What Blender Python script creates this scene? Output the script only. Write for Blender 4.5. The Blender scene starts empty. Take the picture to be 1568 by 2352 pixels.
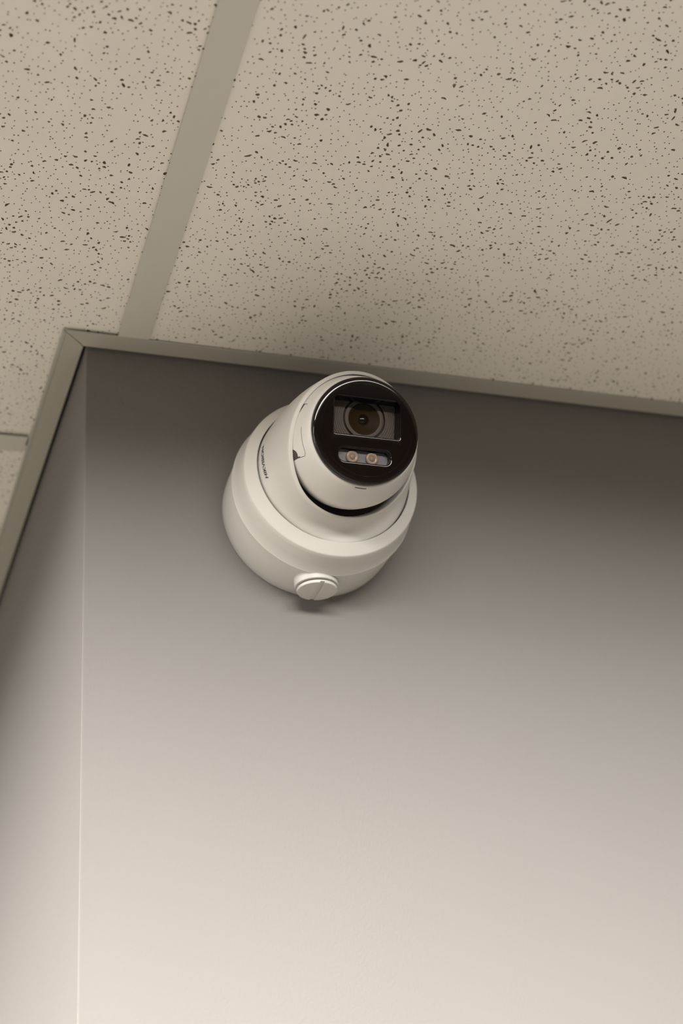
import bpy, bmesh, math, random
import numpy as np
from mathutils import Vector, Matrix
from mathutils.geometry import delaunay_2d_cdt

S = bpy.context.scene
COL = S.collection
MM = 0.001
PI = math.pi

# ------------------------------------------------------------------ camera
CAM_POS = Vector((-0.17847, -1.11495, -0.78276))
RIGHT = Vector((0.95566147, -0.28816661, -0.06059008))
UP = Vector((-0.09049106, -0.48319944, 0.87082126))
FWD = Vector((0.2802187, 0.82672747, 0.48785159))
cam = bpy.data.cameras.new('camera')
cam_o = bpy.data.objects.new('camera', cam)
COL.objects.link(cam_o)
m = Matrix((RIGHT, UP, -FWD)).transposed().to_4x4()
m.translation = CAM_POS
cam_o.matrix_world = m
cam.sensor_fit = 'VERTICAL'
cam.sensor_height = 36.0
cam.sensor_width = 24.0
cam.lens = 4000.0 / 2352.0 * 36.0
cam.clip_start = 0.02
cam.dof.use_dof = True
cam.dof.focus_distance = 1.200
cam.dof.aperture_fstop = 5.0
S.camera = cam_o

# ------------------------------------------------------------------ world, exposure
world = bpy.data.worlds.new('world')
S.world = world
world.use_nodes = True
world.node_tree.nodes['Background'].inputs[0].default_value = (0.02, 0.02, 0.02, 1)
S.view_settings.view_transform = 'Standard'
S.view_settings.look = 'None'
S.view_settings.gamma = 1.0
S.view_settings.use_curve_mapping = False
S.view_settings.exposure = 0.0
LAMP_COLOUR = (1.0, 0.955, 0.895)
# ceiling light panels of the room: (grid column, grid row, watts)
LAMPS = [(-1, 1, 190.0), (0, 1, 128.0), (-3, 0, 146.0), (-3, -1, 60.0), (-4, -1, 225.0), (0, 2, 70.0)]

# ------------------------------------------------------------------ materials
def mat(name, col, rough=0.5, spec=0.5, noise=None, bump=None, metallic=0.0, coat=0.0, emit=None,
        transmission=0.0, ior=1.45):
    mt = bpy.data.materials.new(name)
    mt.use_nodes = True
    nt = mt.node_tree
    b = nt.nodes['Principled BSDF']
    b.inputs['Base Color'].default_value = (*col, 1)
    b.inputs['Roughness'].default_value = rough
    b.inputs['Specular IOR Level'].default_value = spec
    b.inputs['Metallic'].default_value = metallic
    b.inputs['Coat Weight'].default_value = coat
    b.inputs['Transmission Weight'].default_value = transmission
    b.inputs['IOR'].default_value = ior
    if emit:
        b.inputs['Emission Color'].default_value = (*emit[0], 1)
        b.inputs['Emission Strength'].default_value = emit[1]
    tc = nt.nodes.new('ShaderNodeTexCoord')
    if noise:
        sc, amt = noise
        n = nt.nodes.new('ShaderNodeTexNoise')
        n.inputs['Scale'].default_value = sc
        n.inputs['Detail'].default_value = 4
        nt.links.new(tc.outputs['Object'], n.inputs['Vector'])
        mx = nt.nodes.new('ShaderNodeMix')
        mx.data_type = 'RGBA'
        mx.inputs['A'].default_value = (*[c * (1 - amt) for c in col], 1)
        mx.inputs['B'].default_value = (*[min(1, c * (1 + amt)) for c in col], 1)
        nt.links.new(n.outputs['Fac'], mx.inputs['Factor'])
        nt.links.new(mx.outputs['Result'], b.inputs['Base Color'])
    if bump:
        sc, dist, strength = bump
        n = nt.nodes.new('ShaderNodeTexNoise')
        n.inputs['Scale'].default_value = sc
        n.inputs['Detail'].default_value = 3
        nt.links.new(tc.outputs['Object'], n.inputs['Vector'])
        bp = nt.nodes.new('ShaderNodeBump')
        bp.inputs['Distance'].default_value = dist
        bp.inputs['Strength'].default_value = strength
        nt.links.new(n.outputs['Fac'], bp.inputs['Height'])
        nt.links.new(bp.outputs['Normal'], b.inputs['Normal'])
    return mt

M = {
    'wall': mat('wall_paint', (0.200, 0.192, 0.184), 0.75, 0.3, noise=(6, 0.03), bump=(420, 0.0006, 0.35)),
    'tile': mat('tile_face', (0.86, 0.825, 0.765), 0.9, 0.2, noise=(25, 0.04), bump=(700, 0.0005, 0.25)),
    'core': mat('tile_core', (0.34, 0.28, 0.19), 0.95, 0.1, noise=(300, 0.35)),
    'tee': mat('tee_metal', (0.62, 0.60, 0.545), 0.55, 0.4, noise=(40, 0.02), bump=(900, 0.0002, 0.15)),
    'metal': mat('grid_metal', (0.44, 0.425, 0.375), 0.55, 0.4, noise=(40, 0.02), bump=(900, 0.0002, 0.15)),
    'floor': mat('carpet', (0.110, 0.101, 0.088), 0.95, 0.1, noise=(60, 0.25)),
    'deck': mat('deck', (0.12, 0.11, 0.10), 0.9, 0.1, noise=(8, 0.1)),
    'plastic': mat('white_plastic', (0.565, 0.555, 0.528), 0.42, 0.45, noise=(30, 0.012), bump=(1800, 0.0001, 0.12)),
    'black': mat('gloss_black', (0.0055, 0.0035, 0.003), 0.06, 0.45, noise=(60, 0.1)),
    'gasket': mat('black_rubber', (0.008, 0.008, 0.008), 0.5, 0.3, noise=(60, 0.1)),
    'panel': mat('lens_panel', (0.165, 0.137, 0.126), 0.6, 0.3, noise=(200, 0.05)),
    'amber': mat('amber_ring', (0.030, 0.018, 0.006), 0.5, 0.4, noise=(200, 0.1)),
    'lens': mat('lens_amber', (0.036, 0.022, 0.006), 0.45, 0.12, noise=(90, 0.1)),
    'lensdark': mat('lens_dark', (0.016, 0.011, 0.005), 0.05, 0.6, noise=(90, 0.1)),
    'ledplate': mat('lamp_tray', (0.21, 0.21, 0.24), 0.35, 0.5, noise=(150, 0.05)),
    'led': mat('lamp_lens', (0.42, 0.33, 0.26), 0.25, 0.5, noise=(150, 0.08)),
    'ledcore': mat('lamp_chip', (0.30, 0.24, 0.17), 0.4, 0.5, noise=(150, 0.1)),
    'ink': mat('grey_ink', (0.035, 0.037, 0.042), 0.6, 0.3, noise=(200, 0.1)),
    'seam': mat('seam_grey', (0.065, 0.056, 0.049), 0.8, 0.2, noise=(200, 0.1)),
    'diffuser': mat('lamp_diffuser', (0.8, 0.8, 0.8), 0.5, 0.3, noise=(5, 0.01), emit=(LAMP_COLOUR, 1.5)),
    'lampmetal': mat('lamp_metal', (0.7, 0.69, 0.66), 0.4, 0.4, noise=(20, 0.02)),
}
g = bpy.data.materials.new('window_glass')
g.use_nodes = True
nt = g.node_tree
for nd in list(nt.nodes):
    nt.nodes.remove(nd)
o_ = nt.nodes.new('ShaderNodeOutputMaterial')
mix = nt.nodes.new('ShaderNodeMixShader')
tr = nt.nodes.new('ShaderNodeBsdfTransparent')
tr.inputs[0].default_value = (0.88, 0.87, 0.86, 1)
gl = nt.nodes.new('ShaderNodeBsdfGlossy')
gl.inputs['Roughness'].default_value = 0.03
fr = nt.nodes.new('ShaderNodeFresnel')
fr.inputs[0].default_value = 1.35
nt.links.new(fr.outputs[0], mix.inputs[0])
nt.links.new(tr.outputs[0], mix.inputs[1])
nt.links.new(gl.outputs[0], mix.inputs[2])
nt.links.new(mix.outputs[0], o_.inputs[0])
M['glass'] = g

# ------------------------------------------------------------------ helpers
def mesh_obj(name, verts, faces, material, parent=None, smooth=False, mats=None, midx=None, scale=MM):
    me = bpy.data.meshes.new(name)
    me.from_pydata([tuple(c * scale for c in v) for v in verts], [], faces)
    bm = bmesh.new(); bm.from_mesh(me)
    bmesh.ops.recalc_face_normals(bm, faces=bm.faces)
    bm.to_mesh(me); bm.free()
    for k in (mats or [material]):
        me.materials.append(M[k])
    if midx is not None:
        me.polygons.foreach_set('material_index', midx)
    if smooth:
        me.shade_smooth() if hasattr(me, 'shade_smooth') else None
        me.polygons.foreach_set('use_smooth', [True] * len(me.polygons))
    o = bpy.data.objects.new(name, me)
    COL.objects.link(o)
    if parent:
        o.parent = parent
    return o

def sharp(o, deg=35):
    me = o.data
    me.polygons.foreach_set('use_smooth', [True] * len(me.polygons))
    me.set_sharp_from_angle(angle=math.radians(deg))
    return o

def box(name, lo, hi, material, parent=None, bevel=0.0):
    bm = bmesh.new()
    bmesh.ops.create_cube(bm, size=1)
    for v in bm.verts:
        v.co = Vector([(lo[k] + hi[k]) / 2 + v.co[k] * (hi[k] - lo[k]) for k in range(3)]) * MM
    if bevel:
        bmesh.ops.bevel(bm, geom=bm.edges[:], offset=bevel * MM, segments=2, affect='EDGES')
    me = bpy.data.meshes.new(name); bm.to_mesh(me); bm.free()
    me.materials.append(M[material])
    o = bpy.data.objects.new(name, me); COL.objects.link(o)
    if parent:
        o.parent = parent
    return o

def sweep(name, profile, frames, material, parent=None, closed_profile=True, cap=True):
    """profile of (a,b); frames: list of (origin, avec, bvec) -> swept solid"""
    n = len(profile)
    V, Fc = [], []
    for (o, a, b) in frames:
        for (s, t) in profile:
            V.append(tuple(Vector(o) + Vector(a) * s + Vector(b) * t))
    for i in range(len(frames) - 1):
        for k in range(n if closed_profile else n - 1):
            k2 = (k + 1) % n
            Fc.append((i * n + k, i * n + k2, (i + 1) * n + k2, (i + 1) * n + k))
    if cap:
        Fc.append(tuple(range(n))); Fc.append(tuple((len(frames) - 1) * n + k for k in range(n)))
    return mesh_obj(name, V, Fc, material, parent)

def lathe(name, profile, O, ax, e1, e2, material, parent=None, seg=128, deg=30, cap_start=False, cap_end=False):
    """profile of (distance along axis, radius)"""
    V, Fc = [], []
    O = Vector(O); ax = Vector(ax); e1 = Vector(e1); e2 = Vector(e2)
    for (d, r) in profile:
        for k in range(seg):
            a = 2 * PI * k / seg
            V.append(tuple(O + ax * d + e1 * (r * math.cos(a)) + e2 * (r * math.sin(a))))
    for i in range(len(profile) - 1):
        for k in range(seg):
            k2 = (k + 1) % seg
            Fc.append((i * seg + k, i * seg + k2, (i + 1) * seg + k2, (i + 1) * seg + k))
    if cap_start:
        Fc.append(tuple(range(seg)))
    if cap_end:
        Fc.append(tuple((len(profile) - 1) * seg + k for k in range(seg)))
    return sharp(mesh_obj(name, V, Fc, material, parent), deg)

def structure(o):
    o['kind'] = 'structure'
    return o

def arc(cx, cy, r, a0, a1, n):
    return [(cx + r * math.cos(math.radians(a0 + (a1 - a0) * i / n)),
             cy + r * math.sin(math.radians(a0 + (a1 - a0) * i / n))) for i in range(n + 1)]

def round_poly(pts, r, seg=5):
    out = []
    n = len(pts)
    for i in range(n):
        p = Vector(pts[i]); a = Vector(pts[i - 1]); b = Vector(pts[(i + 1) % n])
        da = (a - p).normalized(); db = (b - p).normalized()
        ang = da.angle(db)
        t = r / math.tan(ang / 2)
        c = p + (da + db).normalized() * (r / math.sin(ang / 2))
        s = p + da * t; e = p + db * t
        a0 = math.atan2(s.y - c.y, s.x - c.x); a1 = math.atan2(e.y - c.y, e.x - c.x)
        while a1 - a0 > PI: a1 -= 2 * PI
        while a1 - a0 < -PI: a1 += 2 * PI
        for k in range(seg + 1):
            w = a0 + (a1 - a0) * k / seg
            out.append((c.x + r * math.cos(w), c.y + r * math.sin(w)))
    return out

def inside(pt, poly):
    x, y = pt; c = False
    n = len(poly)
    for i in range(n):
        x1, y1 = poly[i]; x2, y2 = poly[i - 1]
        if (y1 > y) != (y2 > y) and x < (x2 - x1) * (y - y1) / (y2 - y1) + x1:
            c = not c
    return c

# ------------------------------------------------------------------ room shell (mm, ceiling at z = 0)
FLOOR_Z = -2600
X0, X1, Y0, Y1 = -3300, 3000, -6300, 3000
GB = math.radians(-1.2257)      # the short return wall is a touch off square
structure(box('floor', (X0 - 100, Y0 - 100, FLOOR_Z - 60), (X1 + 100, Y1 + 100, FLOOR_Z), 'floor'))
structure(box('wall_back', (6, 0, FLOOR_Z), (X1, 120, 130), 'wall'))
dB = Vector((math.sin(GB), math.cos(GB), 0))
nB = Vector((-math.cos(GB), math.sin(GB), 0))       # out of the return wall into the room
def strip(name, p0, d, n_in, length, thick, z0, z1, material):
    p0 = Vector(p0)
    V = []
    for z in (z0, z1):
        for (s, t) in ((0, 0), (length, 0), (length, -thick), (0, -thick)):
            q = p0 + d * s + n_in * t
            V.append((q.x, q.y, z))
    return mesh_obj(name, V, [(0, 1, 2, 3), (4, 5, 6, 7), (0, 1, 5, 4), (1, 2, 6, 5), (2, 3, 7, 6), (3, 0, 4, 7)], material)
structure(strip('wall_left', dB * 6, dB, nB, Y1 + 60, 120, FLOOR_Z, 130, 'wall'))
structure(box('wall_far', (X0, Y1, FLOOR_Z), (-70, Y1 + 100, 0.6), 'wall'))
structure(box('wall_west', (X0 - 100, Y0, FLOOR_Z), (X0, Y1, 0.6), 'wall'))
structure(box('wall_front', (X0 - 100, Y0 - 100, FLOOR_Z), (X1 + 100, Y0, 0.6), 'wall'))
structure(box('wall_right', (X1, Y0, FLOOR_Z), (X1 + 100, 120, 0.6), 'wall'))

# rounded plaster corner bead where the two wall faces meet
prof = []
bead = 1.1
for (s, off) in ((14, 0.0), (9, 0.06), (5, 0.16), (2.2, 0.26)):
    prof.append(Vector((0, 0, 0)) + dB * s + nB * off)
cx = Vector((bead, bead, 0))
for k in range(9):
    a = math.radians(180 + 90 * k / 8)
    prof.append(Vector((bead - 0.3 + (bead) * math.cos(a), bead - 0.3 + bead * math.sin(a), 0)))
for (s, off) in ((2.2, 0.26), (5, 0.16), (9, 0.06), (14, 0.0)):
    prof.append(Vector((s, -off, 0)))
prof.append(Vector((14, 5, 0))); prof.append(Vector((5, 5, 0))); prof.append(Vector((5, 14, 0)))
n = len(prof)
V = [(q.x, q.y, z) for z in (FLOOR_Z, 130) for q in prof]
Fc = [(k, (k + 1) % n, n + (k + 1) % n, n + k) for k in range(n)] + [tuple(range(n)), tuple(range(n, 2 * n))]
structure(sharp(mesh_obj('trim_3', V, Fc, 'wall'), 40))

# wall angle trims under the ceiling tiles (flange 22 mm, hemmed outer edge, mitred at the corner)
W = 21.9
def trim(name, start_in, start_out, d, n_out, length, GAP):
    # cross-section (distance out from wall, height)
    cs = [(GAP, 14.0), (GAP, 0.9), (GAP + 0.9, 0.0), (W - 3.0, 0.0), (W - 2.6, -0.35), (W - 0.5, -0.35), (W, 0.0), (W, 0.6), (GAP + 1.0, 0.6), (GAP + 0.6, 14.0)]
    V, Fc = [], []
    for e in (0, 1):
        for (a, b) in cs:
            if e == 0:
                s = start_in + (start_out - start_in) * (a / W)
            else:
                s = length
            q = d * s + n_out * a
            V.append((q.x, q.y, b))
    n = len(cs)
    Fc = [(k, (k + 1) % n, n + (k + 1) % n, n + k) for k in range(n)] + [tuple(range(n)), tuple(range(n, 2 * n))]
    return structure(mesh_obj(name, V, Fc, 'metal'))
dA = Vector((1, 0, 0)); nA = Vector((0, -1, 0))
trim('trim_1', 0.6, -W * 0.98 + 1.2, dA, nA, X1, 2.6)
trim('trim_2', 0.6, -W * 1.02 + 0.6, dB, nB, Y1, 2.6)

# ------------------------------------------------------------------ suspended ceiling
GA = math.radians(-0.70)
ceil_o = structure(box('ceiling', (X0 - 100, Y0 - 100, 140), (X1 + 100, Y1 + 100, 180), 'deck'))
GRID_O = Vector((20.86, -21.875, 0))
def grid_place(o, lx, ly, z):
    c, s = math.cos(GA), math.sin(GA)
    o.location = ((GRID_O.x + lx * c - ly * s) * MM, (GRID_O.y + lx * s + ly * c) * MM, z * MM)
    o.rotation_euler = (0, 0, GA)
PX, PY = 610.0, 1220.0
CY = 171.0                       # grid y of the cross tee centre line nearest the corner

# one tile with real pinholes and fissures cut into its face
def make_tile_mesh(seed, w, l, depth=15.0):
    rnd = random.Random(seed)
    hx, hy = w / 2, l / 2
    holes = []                   # list of (polygon, depth)
    cell = 8.0
    occ = {}
    def free(x, y, r):
        ci, cj = int(x // cell), int(y // cell)
        for a in (-1, 0, 1):
            for b in (-1, 0, 1):
                for (px, py, pr) in occ.get((ci + a, cj + b), ()):
                    if (px - x) ** 2 + (py - y) ** 2 < (pr + r + 0.35) ** 2:
                        return False
        return True
    def put(x, y, r):
        occ.setdefault((int(x // cell), int(y // cell)), []).append((x, y, r))
    area = w * l / 1e6
    nf = int(6600 * area)
    made = tries = 0
    last = None
    while made < nf and tries < nf * 6:
        tries += 1
        if last and rnd.random() < 0.30:
            x = last[0] + rnd.uniform(-7, 7); y = last[1] + rnd.uniform(-7, 7)
        else:
            x = rnd.uniform(-hx + 4, hx - 4); y = rnd.uniform(-hy + 4, hy - 4)
        if abs(x) > hx - 4 or abs(y) > hy - 4:
            continue
        a = rnd.choice((0.85, 1.0, 1.1, 1.2, 1.3, 1.5, 1.9))
        b = rnd.uniform(0.72, 1.05)
        if rnd.random() < 0.12:
            a *= 1.3
        if not free(x, y, a):
            continue
        put(x, y, a)
        ang = rnd.gauss(0.1, 0.75)
        nv = 11 if a > 1.1 else 9
        bend = rnd.uniform(-0.35, 0.35)
        ph = rnd.random() * 6.28
        poly = []
        for k in range(nv):
            t = 2 * PI * k / nv
            q = 1 + 0.16 * math.sin(2 * t + ph) + rnd.uniform(-0.24, 0.24)
            u = a * math.cos(t) * q
            v = b * math.sin(t) * q + bend * (u * u / a)
            poly.append((x + u * math.cos(ang) - v * math.sin(ang), y + u * math.sin(ang) + v * math.cos(ang)))
        holes.append((poly, rnd.uniform(1.2, 2.8)))
        last = (x, y); made += 1
    pitch = 5.55
    gx, gy = int(w / pitch), int(l / pitch)
    for i in range(gx):
        for j in range(gy):
            if rnd.random() < 0.16:
                continue
            x = -hx + (i + 0.5) * pitch + rnd.uniform(-2.5, 2.5)
            y = -hy + (j + 0.5) * pitch + rnd.uniform(-2.5, 2.5)
            r = rnd.uniform(0.46, 0.66)
            if abs(x) > hx - 2 or abs(y) > hy - 2 or not free(x, y, r):
                continue
            put(x, y, r)
            a0 = rnd.random()
            poly = [(x + r * math.cos(a0 + k * PI / 3), y + r * math.sin(a0 + k * PI / 3)) for k in range(6)]
            holes.append((poly, rnd.uniform(2.2, 3.6)))
    pts = [Vector((-hx, -hy)), Vector((hx, -hy)), Vector((hx, hy)), Vector((-hx, hy))]
    edges = [(0, 1), (1, 2), (2, 3), (3, 0)]
    owner = [-1] * 4
    start = []
    for hi, (poly, dp) in enumerate(holes):
        s = len(pts); start.append(s)
        for q in poly:
            pts.append(Vector(q)); owner.append(hi)
        edges += [(s + k, s + (k + 1) % len(poly)) for k in range(len(poly))]
    ov, oe, of, vo, eo, fo = delaunay_2d_cdt(pts, edges, [], 1, 1e-6)
    # map output verts to owners
    own = [owner[o[0]] if o and o[0] < len(owner) else -1 for o in vo]
    V = [(q.x, q.y, 0.0) for q in ov]
    back = {}
    for i, o in enumerate(vo):
        for s in o:
            back[s] = i
    Fc, mi = [], []
    for f in of:
        h = own[f[0]]
        if h >= 0 and all(own[k] == h for k in f):
            c = (sum(ov[k].x for k in f) / 3, sum(ov[k].y for k in f) / 3)
            if len(holes[h][0]) == 6 or inside(c, holes[h][0]):
                continue
        Fc.append(tuple(reversed(f))); mi.append(0)
    for hi, (poly, dp) in enumerate(holes):
        nv = len(poly)
        c = len(V)
        mx = sum(q[0] for q in poly) / nv; my = sum(q[1] for q in poly) / nv
        for q in poly:
            V.append((mx + (q[0] - mx) * 0.8, my + (q[1] - my) * 0.8, dp))
        for k in range(nv):
            a = back[start[hi] + k]; b = back[start[hi] + (k + 1) % nv]
            Fc.append((a, c + k, c + (k + 1) % nv, b)); mi.append(1)
        Fc.append(tuple(range(c + nv - 1, c - 1, -1))); mi.append(1)
    # sides and back of the board
    s = len(V)
    cor = [back[k] for k in range(4)]
    for k in range(4):
        V.append((V[cor[k]][0], V[cor[k]][1], depth))
    for k in range(4):
        Fc.append((cor[k], s + k, s + (k + 1) % 4, cor[(k + 1) % 4])); mi.append(1)
    Fc.append((s, s + 1, s + 2, s + 3)); mi.append(1)
    me = bpy.data.meshes.new('ceiling_tile')
    me.from_pydata([(v[0] * MM, v[1] * MM, v[2] * MM) for v in V], [], Fc)
    me.materials.append(M['tile']); me.materials.append(M['core'])
    me.polygons.foreach_set('material_index', mi)
    return me

TILE = make_tile_mesh(7, 604, 1214)
def cut_tile(lx, ly, spin, near):
    """the shared board, or a copy trimmed where it meets the two wall faces"""
    wx, wy = lx + GRID_O.x, ly + GRID_O.y
    if not near or wx + PX / 2 < -60 or wy + PY / 2 < -40:
        return TILE
    me = TILE.copy()
    bm = bmesh.new(); bm.from_mesh(me)
    c, s = math.cos(GA + spin), math.sin(GA + spin)
    cg, sg = math.cos(GA), math.sin(GA)
    pos = Vector((GRID_O.x + lx * cg - ly * sg, GRID_O.y + lx * sg + ly * cg, 0))
    inv = Matrix.Rotation(-(GA + spin), 3, 'Z')
    def loc(p): return (inv @ (Vector(p) - pos)) * MM
    pA, nA_ = loc((0, -7, 0)), inv @ Vector((0, 1, 0))
    pB, nB_ = loc(nB * 7), inv @ (-nB)
    for p, nn in ((pA, nA_), (pB, nB_)):
        bmesh.ops.bisect_plane(bm, geom=bm.verts[:] + bm.edges[:] + bm.faces[:], plane_co=p, plane_no=nn)
    dead = [f for f in bm.faces if (f.calc_center_median() - pA).dot(nA_) > 0 and (f.calc_center_median() - pB).dot(nB_) > 0]
    bmesh.ops.delete(bm, geom=dead, context='FACES')
    bm.to_mesh(me); bm.free()
    return me
lamp_cells = {(c, r): w for c, r, w in LAMPS}
cols = range(-6, 5)
rows = range(-3, 6)
for c in cols:
    for r in rows:
        lx = 12 + PX * c + PX / 2
        ly = CY - PY / 2 - PY * r
        wx, wy = lx + GRID_O.x, ly + GRID_O.y
        if wx < X0 - 250 or wx > X1 + 250 or wy < Y0 - 500 or wy > Y1 + 500:
            continue
        if wx > 400 and wy > 700:
            continue                      # behind the wall
        if (c, r) in lamp_cells:
            continue
        o = bpy.data.objects.new('ceiling_tile', cut_tile(lx, ly, PI * ((c + r) % 2), c in (-1, 0, 1) and r in (0, -1)))
        COL.objects.link(o)
        z = 0.9
        tip = 0.0
        if c == -1 and r == 0:
            z = 1.85
            tip = 0.0019
        if c == 0 and r == 0: z = 1.3
        grid_place(o, lx, ly, z)
        o.rotation_euler.z += PI * ((c + r) % 2)
        o.rotation_euler.x = tip * (-1 if (c + r) % 2 else 1)
        o.parent = ceil_o
# inverted-T runners: long ones along y, short ones between them along x
tee_cs = [(-12, 0.0), (12, 0.0), (12, 0.5), (0.6, 0.7), (0.6, 30), (-0.6, 30), (-0.6, 0.7), (-12, 0.5)]
def tee_mesh(name, length):
    V = [(a, s, b) for s in (0, length) for (a, b) in tee_cs]
    n = len(tee_cs)
    Fc = [(k, (k + 1) % n, n + (k + 1) % n, n + k) for k in range(n)] + [tuple(range(n)), tuple(range(n, 2 * n))]
    o = mesh_obj(name, V, Fc, 'tee')
    return o
def tee(length, lx, ly, rot=0.0):
    o = tee_mesh('ceiling_tee', length)
    grid_place(o, lx, ly, 0.02)
    o.rotation_euler.z += rot
    o.parent = ceil_o
    return o
for c in cols:
    lx = 12 + PX * c
    wx = lx + GRID_O.x
    if wx < X0 or wx > X1: continue
    if c >= 0:
        tee(-Y0 - 22 - 5, lx, Y0 + 22 + 5, 0)
    else:
        tee(Y1 - Y0, lx, Y0 + 22, 0)
for r in rows:
    ly = CY - PY * r
    wy = ly + GRID_O.y
    if wy < Y0 or wy > Y1: continue
    for c in cols:
        lx0 = 12 + PX * c + 12.2
        L = PX - 24.4
        if lx0 + GRID_O.x < X0 or lx0 + L + GRID_O.x > X1: continue
        if wy > 0 and c >= 0: continue
        if wy > 0 and c == -1:
            L = (-W - 1.5 + math.sin(GB) * wy) - (lx0 + GRID_O.x) - 0.012 * wy
        o = tee(L, lx0, ly, -PI / 2)

# ------------------------------------------------------------------ ceiling light panels (the room's lamps)
def lamp(c, r, watts, label):
    lx = 12 + PX * c + PX / 2
    ly = CY - PY / 2 - PY * r
    e = bpy.data.objects.new('ceiling_light', None)
    COL.objects.link(e)
    grid_place(e, lx, ly, 0)
    e['label'] = label; e['category'] = 'ceiling light'; e['group'] = 'recessed ceiling light panels'
    w, l = 604, 1214
    # housing tray
    V = [(-w/2, -l/2, 1), (w/2, -l/2, 1), (w/2, l/2, 1), (-w/2, l/2, 1), (-w/2, -l/2, 70), (w/2, -l/2, 70), (w/2, l/2, 70), (-w/2, l/2, 70)]
    mesh_obj('housing', V, [(4, 5, 6, 7), (0, 1, 5, 4), (1, 2, 6, 5), (2, 3, 7, 6), (3, 0, 4, 7)], 'lampmetal', e)
    f = 22
    V = []
    for (a, b) in ((w/2, l/2), (w/2 - f, l/2 - f)):
        for z in (0.8, 3.0):
            V += [(-a, -b, z), (a, -b, z), (a, b, z), (-a, b, z)]
    Fc = []
    for k in range(4):
        k2 = (k + 1) % 4
        Fc += [(k, k2, 8 + k2, 8 + k), (4 + k, 4 + k2, 12 + k2, 12 + k), (k, k2, 4 + k2, 4 + k), (8 + k, 8 + k2, 12 + k2, 12 + k)]
    mesh_obj('frame', V, Fc, 'lampmetal', e)
    box('diffuser', (-w/2 + f, -l/2 + f, 2.4), (w/2 - f, l/2 - f, 4.4), 'diffuser', e)
    L = bpy.data.lights.new('panel_light', 'AREA')
    L.shape = 'RECTANGLE'; L.size = (w - 2 * f) * MM; L.size_y = (l - 2 * f) * MM
    L.energy = watts; L.color = LAMP_COLOUR
    L.spread = math.radians(174)
    lo = bpy.data.objects.new('panel_light', L); COL.objects.link(lo)
    lo.parent = e; lo.location = (0, 0, 0.5 * MM)
for c, r, w in LAMPS:
    lamp(c, r, w, 'flat white light panel set into the suspended ceiling out over the room')

# ------------------------------------------------------------------ security camera on its junction box
root = bpy.data.objects.new('security_camera', None)
COL.objects.link(root)
root['label'] = 'white turret security camera with black round face, mounted on grey wall'
root['category'] = 'security camera'
AX = Vector((171.9, 0, -133.5))
root.location = AX * MM
# from here on, coordinates are relative to the mounting point on the wall
OUT = Vector((0, -1, 0)); EX = Vector((1, 0, 0)); EZ = Vector((0, 0, 1)); ZERO = Vector((0, 0, 0))

jb = lathe('junction_box', [(0, 20), (0, 67.2), (1.0, 67.8), (8, 68.2), (38.0, 69.0), (39.3, 68.7), (39.6, 60)], ZERO, OUT, EX, EZ, 'plastic', root, 160)
base = lathe('base_ring', [(39.6, 55), (39.6, 69.0), (39.9, 69.7), (40.5, 69.9), (41.3, 69.4), (50, 68.3), (60, 67.0), (64.0, 66.5), (64.7, 66.1), (65.0, 65.6),
                           (70.6, 59.2), (70.9, 58.7), (70.6, 58.3), (64, 58.2)], ZERO, OUT, EX, EZ, 'plastic', root, 160)

# --- slanted collar around the ball
Rc = Vector((173.5, -113.5, -136.0)) - AX
nr = Vector((0.237, -0.827, -0.509)).normalized()
u1 = (EX - nr * nr.x).normalized()
u2 = nr.cross(u1)
if u2.z < 0: u2 = -u2
LIP_A = [0, 20, 50, 90, 117, 147, 165, 180, 195, 207, 218, 228, 245, 270, 290, 310, 330, 360]
LIP_V = [-1.3, -0.6, 0.1, 0.4, 0.4, 0.7, 1.5, 2.0, 1.8, 1.0, 0.1, -0.7, -0.4, -0.1, -0.8, -1.7, -2.0, -1.3]
def lip(a):
    """how far the rim departs inwards from a true circle (flattened on one side)"""
    q = math.degrees(a) % 360
    return float(sum(np.interp((q + k) % 360, LIP_A, LIP_V) for k in (-8, -4, 0, 4, 8)) / 5)
def collar_pt(th, t, lift=0.0, rb=57.4, hb=69.0, rr=53.4, back=1.7):
    ct, st = math.cos(th), math.sin(th)
    b = Vector((rb * ct, -hb, rb * st))
    r = Rc - nr * back + (u1 * ct + u2 * st) * (rr - lip(th))
    q = b.lerp(r, t)
    low = max(0.0, -math.sin(th + 0.25))
    # hollow cove on the low side
    cove = 4.6 * low * math.sin(PI * min(1.0, max(0.0, t))) ** 1.3
    q = q + Vector((-ct * 0.6, 0.8, -st * 0.6)) * cove
    high = max(0.0, math.sin(th)) ** 1.5
    q = q + Vector((ct, -0.35, st)) * (4.4 * high * math.sin(PI * min(1.0, max(0.0, t)) ** 0.9))
    if lift:
        d = (collar_pt(th + 0.01, t) - collar_pt(th - 0.01, t)).cross(collar_pt(th, t + 0.01) - collar_pt(th, t - 0.01))
        d.normalize()
        if d.dot(Vector((ct, -0.5, st))) < 0: d = -d
        q = q + d * lift
    return q
SEG = 160
rings = []
ths = [2 * PI * k / SEG for k in range(SEG)]
rings.append([collar_pt(a, 0) + Vector((0, 5, 0)) for a in ths])
for t in [0, 0.05, 0.12, 0.2, 0.3, 0.4, 0.5, 0.6, 0.7, 0.8, 0.88, 0.94, 1.0]:
    rings.append([collar_pt(a, t) for a in ths])
for (rr, back) in ((53.35, 1.5), (53.1, 1.2), (52.2, 0.45), (51.7, 0.1), (51.2, 0.0), (50.85, 0.3), (50.8, 1.0), (50.8, 3.0), (50.6, 9.0)):
    rings.append([Rc - nr * back + (u1 * math.cos(a) + u2 * math.sin(a)) * (rr - lip(a)) for a in ths])
V = [tuple(q) for ring in rings for q in ring]
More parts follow.
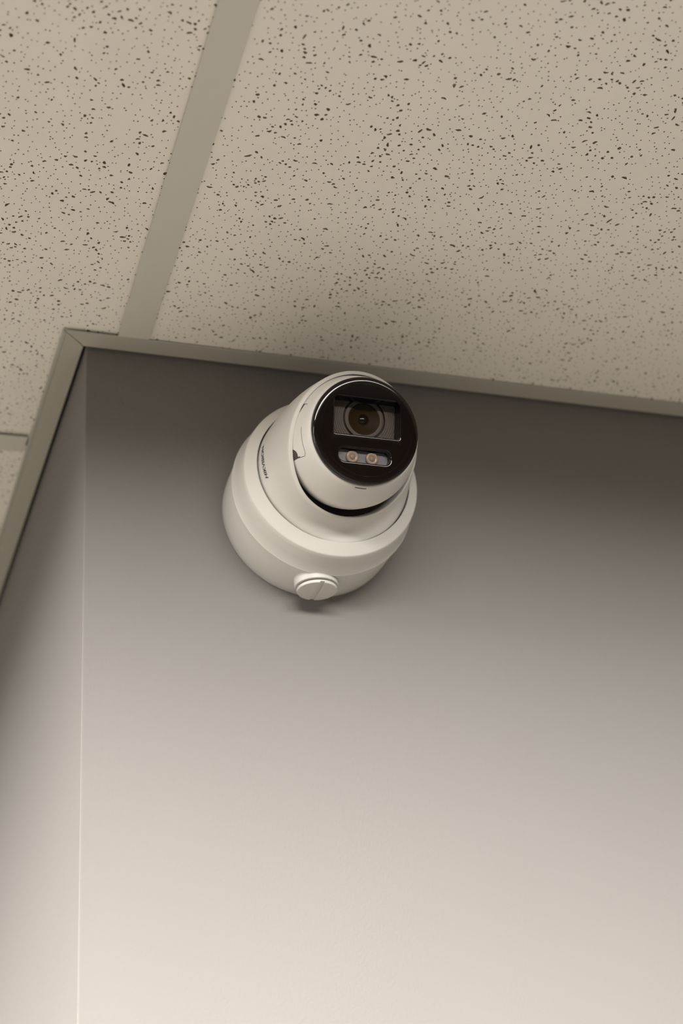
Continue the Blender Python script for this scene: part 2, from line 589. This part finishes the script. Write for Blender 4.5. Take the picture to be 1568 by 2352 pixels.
Fc = [(i * SEG + k, i * SEG + (k + 1) % SEG, (i + 1) * SEG + (k + 1) % SEG, (i + 1) * SEG + k) for i in range(len(rings) - 1) for k in range(SEG)]
collar = sharp(mesh_obj('collar', V, Fc, 'plastic', root), 50)
# black inner gasket behind the gap
V = []
for (rr, back) in ((50.4, 4.5), (46.0, 7.0), (40.0, 9.0)):
    V += [tuple(Rc - nr * back + (u1 * math.cos(a) + u2 * math.sin(a)) * rr) for a in ths]
Fc = [(i * SEG + k, i * SEG + (k + 1) % SEG, (i + 1) * SEG + (k + 1) % SEG, (i + 1) * SEG + k) for i in range(2) for k in range(SEG)]
mesh_obj('gasket', V, Fc, 'gasket', collar, smooth=True)

# printed maker's name wrapped on the collar
cu = bpy.data.curves.new('lettering', 'FONT')
cu.body = 'HIKVISION'
cu.size = 1.0
cu.align_x = 'LEFT'
cu.offset = 0.03
to = bpy.data.objects.new('lettering_text', cu); COL.objects.link(to)
bpy.context.view_layer.update()
tm = bpy.data.meshes.new_from_object(to.evaluated_get(bpy.context.evaluated_depsgraph_get()))
bpy.data.objects.remove(to); bpy.data.curves.remove(cu)
bm = bmesh.new(); bm.from_mesh(tm)
bmesh.ops.triangulate(bm, faces=bm.faces)
bmesh.ops.subdivide_edges(bm, edges=[e for e in bm.edges if e.calc_length() > 0.2], cuts=1)
xs = [v.co.x for v in bm.verts]; ys = [v.co.y for v in bm.verts]
xa, xb, ya, yb = min(xs), max(xs), min(ys), max(ys)
for v in bm.verts:
    s = (v.co.x - xa) / (xb - xa); w = (v.co.y - ya) / (yb - ya)
    tb = 0.251 + (0.166 - 0.251) * s
    tt = 0.166 + (0.100 - 0.166) * s
    ab = 195.0 + (166.0 - 195.0) * s
    at = 193.6 + (167.1 - 193.6) * s
    v.co = collar_pt(math.radians(ab + (at - ab) * w), tb + (tt - tb) * w, 0.12) * MM
bm.to_mesh(tm); bm.free()
tm.materials.clear(); tm.materials.append(M['ink'])
lt = bpy.data.objects.new('lettering', tm); COL.objects.link(lt); lt.parent = collar
lt['label'] = "dark grey printed maker's name"

# --- ball
E0 = Vector((171.5, -113, -133.4)) - AX
fn = Vector((0.018, -0.944, -0.287)).normalized()
frt = (EX - fn * fn.x).normalized()
fup = fn.cross(frt)
if fup.z < 0: fup = -fup
ball_prof = [(-30, 37.4), (-25, 41.0), (-20, 43.6), (-15, 45.6), (-10, 46.9), (-5, 47.7), (0, 48.3), (3, 48.2), (6, 47.8), (10, 46.8), (14, 45.6), (18, 44.35), (22, 43), (26, 41.6), (29.5, 40.3),
             (30.2, 39.8), (30.4, 39.3), (30.4, 36)]
ball = lathe('ball_housing', ball_prof, E0, fn, frt, fup, 'plastic', root, 160, 40)
def ball_pt(phi, d, lift=0.0):
    r = np.interp(d, [a for a, b in ball_prof[:-2]], [b for a, b in ball_prof[:-2]]) + lift
    a = math.radians(phi)
    return E0 + fn * d + frt * (r * math.cos(a)) + fup * (r * math.sin(a))
def tube(name, pts, rad, material, parent, n=6):
    V, Fc = [], []
    for i, q in enumerate(pts):
        d = (pts[min(i + 1, len(pts) - 1)] - pts[max(i - 1, 0)]).normalized()
        a = d.orthogonal().normalized(); b = d.cross(a)
        r = rad[i] if isinstance(rad, list) else rad
        for k in range(n):
            w = 2 * PI * k / n
            V.append(tuple(q + a * (r * math.cos(w)) + b * (r * math.sin(w))))
    # keep frames consistent enough for hair-thin tubes
    for i in range(len(pts) - 1):
        for k in range(n):
            Fc.append((i * n + k, i * n + (k + 1) % n, (i + 1) * n + (k + 1) % n, (i + 1) * n + k))
    Fc.append(tuple(range(n))); Fc.append(tuple((len(pts) - 1) * n + k for k in range(n)))
    return mesh_obj(name, V, Fc, material, parent)
def path(keys, lift, step=1.2):
    out = []
    for (p0, d0), (p1, d1) in zip(keys[:-1], keys[1:]):
        k = max(2, int(max(abs(p1 - p0), abs(d1 - d0)) / step))
        for i in range(k):
            out.append(ball_pt(p0 + (p1 - p0) * i / k, d0 + (d1 - d0) * i / k, lift))
    out.append(ball_pt(*keys[-1], lift))
    return out
# outline of the latch panel let into the side of the ball
def ribbon(name, keys, w, material, parent, lift=0.06):
    """flat strip lying on the ball, following keys of (phi, d)"""
    pts = path(keys, lift)
    V, Fc = [], []
    for i, q in enumerate(pts):
        d = (pts[min(i + 1, len(pts) - 1)] - pts[max(i - 1, 0)]).normalized()
        nn = (q - E0).normalized()
        s = d.cross(nn).normalized() * (w / 2)
        V += [tuple(q + s), tuple(q - s)]
    for i in range(len(pts) - 1):
        Fc.append((2 * i, 2 * i + 1, 2 * i + 3, 2 * i + 2))
    return mesh_obj(name, V, Fc, material, parent)
ribbon('latch_seam', [(154.7, 11.5), (154.9, 19.0), (154.95, 20.6), (155.6, 21.5)], 0.42, 'seam', ball)
ribbon('latch_seam', [(178.5, 21.7), (189.2, 21.6), (196, 21.6), (202.2, 21.5), (204.2, 21.1), (205.4, 20.2), (205.8, 19.0), (204.9, 14.5), (204.1, 10.5)], 0.32, 'seam', ball)
def patch(name, spans, material, parent, lift=0.10):
    """piece lying on the ball; spans of (phi, d from, d to)"""
    V, Fc = [], []
    for p, a, b in spans:
        for k in range(5):
            V.append(tuple(ball_pt(p, a + (b - a) * k / 4, lift)))
    for i in range(len(spans) - 1):
        for k in range(4):
            Fc.append((i * 5 + k, i * 5 + k + 1, (i + 1) * 5 + k + 1, (i + 1) * 5 + k))
    return mesh_obj(name, V, Fc, material, parent)
patch('latch_notch', [(154.6, 7, 19.0), (155.5, 7, 18.4), (157, 7, 17.9), (159, 7, 17.4), (161, 7, 16.8), (163, 7, 16.0), (165, 7, 15.0), (167, 7, 13.6)], 'seam', ball)
patch('latch_notch', [(195.6, 6, 9.5), (196.2, 6, 10.6), (197.5, 6, 11.8), (199, 6, 12.6), (201, 6, 13.0), (202.5, 6, 12.8), (203.4, 6, 12.6), (203.9, 6, 14.6), (204.3, 6, 15.2), (204.6, 6, 14.6)], 'seam', ball)
patch('drain_slit', [(262.4, 28.7, 29.5), (265, 28.6, 29.5), (268, 28.6, 29.5), (271, 28.6, 29.5), (274.4, 28.7, 29.5)], 'seam', ball, 0.08)

# --- glossy black face
D0 = 35.0
seg = 160
face_prof = []
d_, r_ = 35.35, 35.0
for r2, tilt in ((35.4, 1), (35.8, 2), (36.2, 3.5), (36.55, 5), (36.9, 7), (37.2, 10), (37.5, 15), (37.8, 23), (38.1, 33), (38.4, 46), (38.65, 60), (38.82, 74), (38.88, 83)):
    d_ -= (r2 - r_) * math.tan(math.radians(tilt)); r_ = r2
    face_prof.append((d_, r_))
face_prof = [(30.6, 38.9), (d_ - 0.8, 38.9)] + face_prof[::-1] + [(35.35, 35.0), (35.35, 33.4), (35.28, 33.3), (35.28, 33.15), (35.35, 33.05), (35.35, 31.6)]
FP = lambda x, y, d: E0 + fn * d + frt * x + fup * y
win = round_poly([(-24.8, -5.4), (26.0, -5.4), (26.0, 24.2), (-24.8, 24.2)], 2.6, 6)
led = round_poly([(-21.0, -25.0), (19.8, -25.0), (19.8, -12.2), (-21.0, -12.2)], 5.6, 8)
pts = [Vector((31.6 * math.cos(2 * PI * k / seg), 31.6 * math.sin(2 * PI * k / seg))) for k in range(seg)]
edges = [(k, (k + 1) % seg) for k in range(seg)]
own = [0] * seg
for hi, poly in enumerate((win, led)):
    s = len(pts)
    for q in poly:
        pts.append(Vector(q)); own.append(hi + 1)
    edges += [(s + k, s + (k + 1) % len(poly)) for k in range(len(poly))]
ov, oe, of, vo, eo, fo = delaunay_2d_cdt(pts, edges, [], 1, 1e-6)
V = [tuple(FP(q.x, q.y, 35.35)) for q in ov]
back = {s: i for i, o in enumerate(vo) for s in o}
Fc = []
for f in of:
    c = (sum(ov[k].x for k in f) / 3, sum(ov[k].y for k in f) / 3)
    if inside(c, win) or inside(c, led): continue
    Fc.append(tuple(f))
prev = [back[k] for k in range(seg)]
for (d, r) in reversed(face_prof[:-1]):
    s = len(V)
    for k in range(seg):
        a = 2 * PI * k / seg
        V.append(tuple(FP(r * math.cos(a), r * math.sin(a), d)))
    cur = list(range(s, s + seg))
    Fc += [(prev[k], prev[(k + 1) % seg], cur[(k + 1) % seg], cur[k]) for k in range(seg)]
    prev = cur
def inset(poly, w):
    n = len(poly); out = []
    cx = sum(q[0] for q in poly) / n; cy = sum(q[1] for q in poly) / n
    for i in range(n):
        a = Vector(poly[i - 1]); b = Vector(poly[(i + 1) % n])
        t = (b - a).normalized(); nn = Vector((-t.y, t.x))
        if nn.dot(Vector((cx, cy)) - Vector(poly[i])) < 0: nn = -nn
        q = Vector(poly[i]) + nn * w
        out.append((q.x, q.y))
    return out
def recess(s0, poly, steps):
    global V, Fc
    prev = [back[s0 + k] for k in range(len(poly))]
    for (w, d) in steps:
        s = len(V)
        for q in inset(poly, w):
            V.append(tuple(FP(q[0], q[1], d)))
        cur = list(range(s, s + len(poly)))
        n = len(poly)
        Fc += [(prev[k], prev[(k + 1) % n], cur[(k + 1) % n], cur[k]) for k in range(n)]
        prev = cur
recess(seg, win, [(0.35, 35.33), (0.65, 35.28), (0.9, 35.2), (1.1, 35.05), (1.22, 34.75), (1.27, 34.2), (1.3, 23.4)])
recess(seg + len(win), led, [(0.35, 35.33), (0.65, 35.28), (0.9, 35.2), (1.1, 35.05), (1.25, 34.75), (1.4, 34.2), (1.9, 29.0)])
face = sharp(mesh_obj('face_cover', V, Fc, 'black', root), 28)
face['label'] = 'glossy black round face plate'
# microphone pinhole
lathe('microphone_hole', [(35.3, 0.6), (35.42, 0.6), (35.42, 0.42), (35.2, 0.35)], FP(1.6, 33.2 - 0.0, 0) - fn * 0 , fn, frt, fup, 'gasket', face, 16)

# lens behind its window: panel with fine concentric ridges, ring, amber lens
LC = (2.0, 11.3)
def panel_clip(name, profile, material, parent, lim):
    """rings round the lens centre, cut to the window rectangle"""
    bm = bmesh.new()
    segs = 120
    loops = []
    for (r, d) in profile:
        loops.append([bm.verts.new(FP(LC[0] + r * math.cos(2 * PI * k / segs), LC[1] + r * math.sin(2 * PI * k / segs), d) * MM) for k in range(segs)])
    for a, b in zip(loops[:-1], loops[1:]):
        for k in range(segs):
            bm.faces.new((a[k], a[(k + 1) % segs], b[(k + 1) % segs], b[k]))
    for (x, y, nx, ny) in ((lim[0], 0, -1, 0), (lim[1], 0, 1, 0), (0, lim[2], 0, -1), (0, lim[3], 0, 1)):
        geom = bm.verts[:] + bm.edges[:] + bm.faces[:]
        bmesh.ops.bisect_plane(bm, geom=geom, plane_co=FP(x, y, 30) * MM, plane_no=frt * nx + fup * ny, clear_outer=True)
    me = bpy.data.meshes.new(name); bm.to_mesh(me); bm.free()
    me.materials.append(M[material])
    o = bpy.data.objects.new(name, me); COL.objects.link(o); o.parent = parent
    return o
LD = -4.5
sh = lambda prof: [(d + LD, r) for d, r in prof]
lens = lathe('lens', sh([(27.6, 11.6), (27.9, 11.5), (27.9, 11.0), (27.5, 10.0), (26.9, 8.0), (26.4, 6.0), (26.2, 4.4), (26.6, 4.2), (26.6, 3.9), (26.2, 3.7), (25.6, 3.2)]),
             FP(LC[0], LC[1], 0), fn, frt, fup, 'lens', root, 96, 30)
lathe('front_element', sh([(25.4, 4.0), (26.0, 3.6), (26.6, 2.8), (27.0, 1.8), (27.2, 0.8), (27.22, 0.02)]), FP(LC[0], LC[1], 0), fn, frt, fup, 'lensdark', lens, 64, 60)
lathe('lens_ring', sh([(26.5, 11.7), (28.0, 11.7), (28.1, 12.0), (28.1, 14.0), (28.0, 14.2), (26.5, 14.2)]), FP(LC[0], LC[1], 0), fn, frt, fup, 'panel', lens, 96, 30)
LIM = (-24.2, 25.0, -4.6, 23.8)
panel_clip('lens_surround', [(14.2, 26.6 + LD), (15.8, 26.6 + LD), (15.8, 27.9 + LD)], 'amber', lens, LIM)
pp = []
r = 15.8
while r < 32:
    pp += [(r, 27.9 + LD), (r + 1.22, 27.9 + LD), (r + 1.26, 27.4 + LD), (r + 1.46, 27.4 + LD), (r + 1.5, 27.9 + LD)]
    r += 1.5
panel_clip('lens_panel', pp, 'panel', lens, LIM)
# clear window
V = [tuple(FP(q[0], q[1], d)) for d in (33.4, 33.9) for q in inset(win, 1.26)]
n = len(win)
mesh_obj('lens_window', V, [tuple(range(n)), tuple(range(n, 2 * n))] + [(k, (k + 1) % n, n + (k + 1) % n, n + k) for k in range(n)], 'glass', root)
# lamp tray with two lamps
tray = mesh_obj('lamp_tray', [tuple(FP(q[0], q[1], 29.2)) for q in inset(led, 1.8)], [tuple(range(len(led)))], 'ledplate', root)
for k, x in enumerate((-8.2, 6.2)):
    lp = lathe('lamp_lens', [(29.3, 4.6), (30.5, 4.5), (31.0, 4.0), (31.1, 3.2), (30.9, 2.6), (30.6, 2.0), (30.6, 1.6)], FP(x, -18.9, 0), fn, frt, fup, 'led', root, 40, 50)
    lathe('lamp_chip', [(30.5, 2.2), (31.0, 1.9), (31.25, 1.2), (31.3, 0.02)], FP(x, -18.9, 0), fn, frt, fup, 'ledcore', lp, 24, 60)
V = [tuple(FP(q[0], q[1], d)) for d in (33.2, 33.7) for q in inset(led, 1.42)]
n = len(led)
mesh_obj('lamp_window', V, [tuple(range(n)), tuple(range(n, 2 * n))] + [(k, (k + 1) % n, n + (k + 1) % n, n + k) for k in range(n)], 'glass', root)

# --- slotted conduit plug under the junction box
PC = Vector((167.6, -25.6, 0)) - Vector((AX.x, 0, 0))
DN = Vector((PC.x * 0.0, 0, -1))
boss = lathe('plug_boss', [(60, 16.4), (71.4, 16.2), (72.2, 15.8), (72.2, 13.6), (69, 13.4)], Vector((PC.x - 0.3, PC.y, 0)), DN, EX, Vector((0, 1, 0)), 'plastic', jb, 96)
plug = lathe('conduit_plug', [(69, 12.0), (73.2, 12.2), (73.4, 14.6), (73.8, 14.9), (75.0, 14.9), (75.6, 14.6), (75.8, 14.1), (75.8, 0.02)], Vector((PC.x, PC.y, 0)), DN, EX, Vector((0, 1, 0)), 'plastic', jb, 96)
# cut the screwdriver slot
cut = box('slot_cutter', (PC.x - 1.7, PC.y - 20, -78.0), (PC.x + 1.7, PC.y + 20, -74.7), 'plastic')
bpy.context.view_layer.update()
bmp = bmesh.new(); bmp.from_mesh(plug.data)
bmesh.ops.remove_doubles(bmp, verts=bmp.verts, dist=1e-5)
bmesh.ops.holes_fill(bmp, edges=[e for e in bmp.edges if e.is_boundary])
bmesh.ops.recalc_face_normals(bmp, faces=bmp.faces)
bmp.to_mesh(plug.data); bmp.free()
sharp(plug, 30)
md = plug.modifiers.new('slot', 'BOOLEAN')
md.operation = 'DIFFERENCE'; md.object = cut; md.solver = 'EXACT'
plug_par = plug.parent
plug.parent = None
bpy.context.view_layer.update()
nm = bpy.data.meshes.new_from_object(plug.evaluated_get(bpy.context.evaluated_depsgraph_get()))
plug.modifiers.clear()
plug.data = nm
plug.parent = plug_par
bpy.data.objects.remove(cut)
sharp(plug, 30)
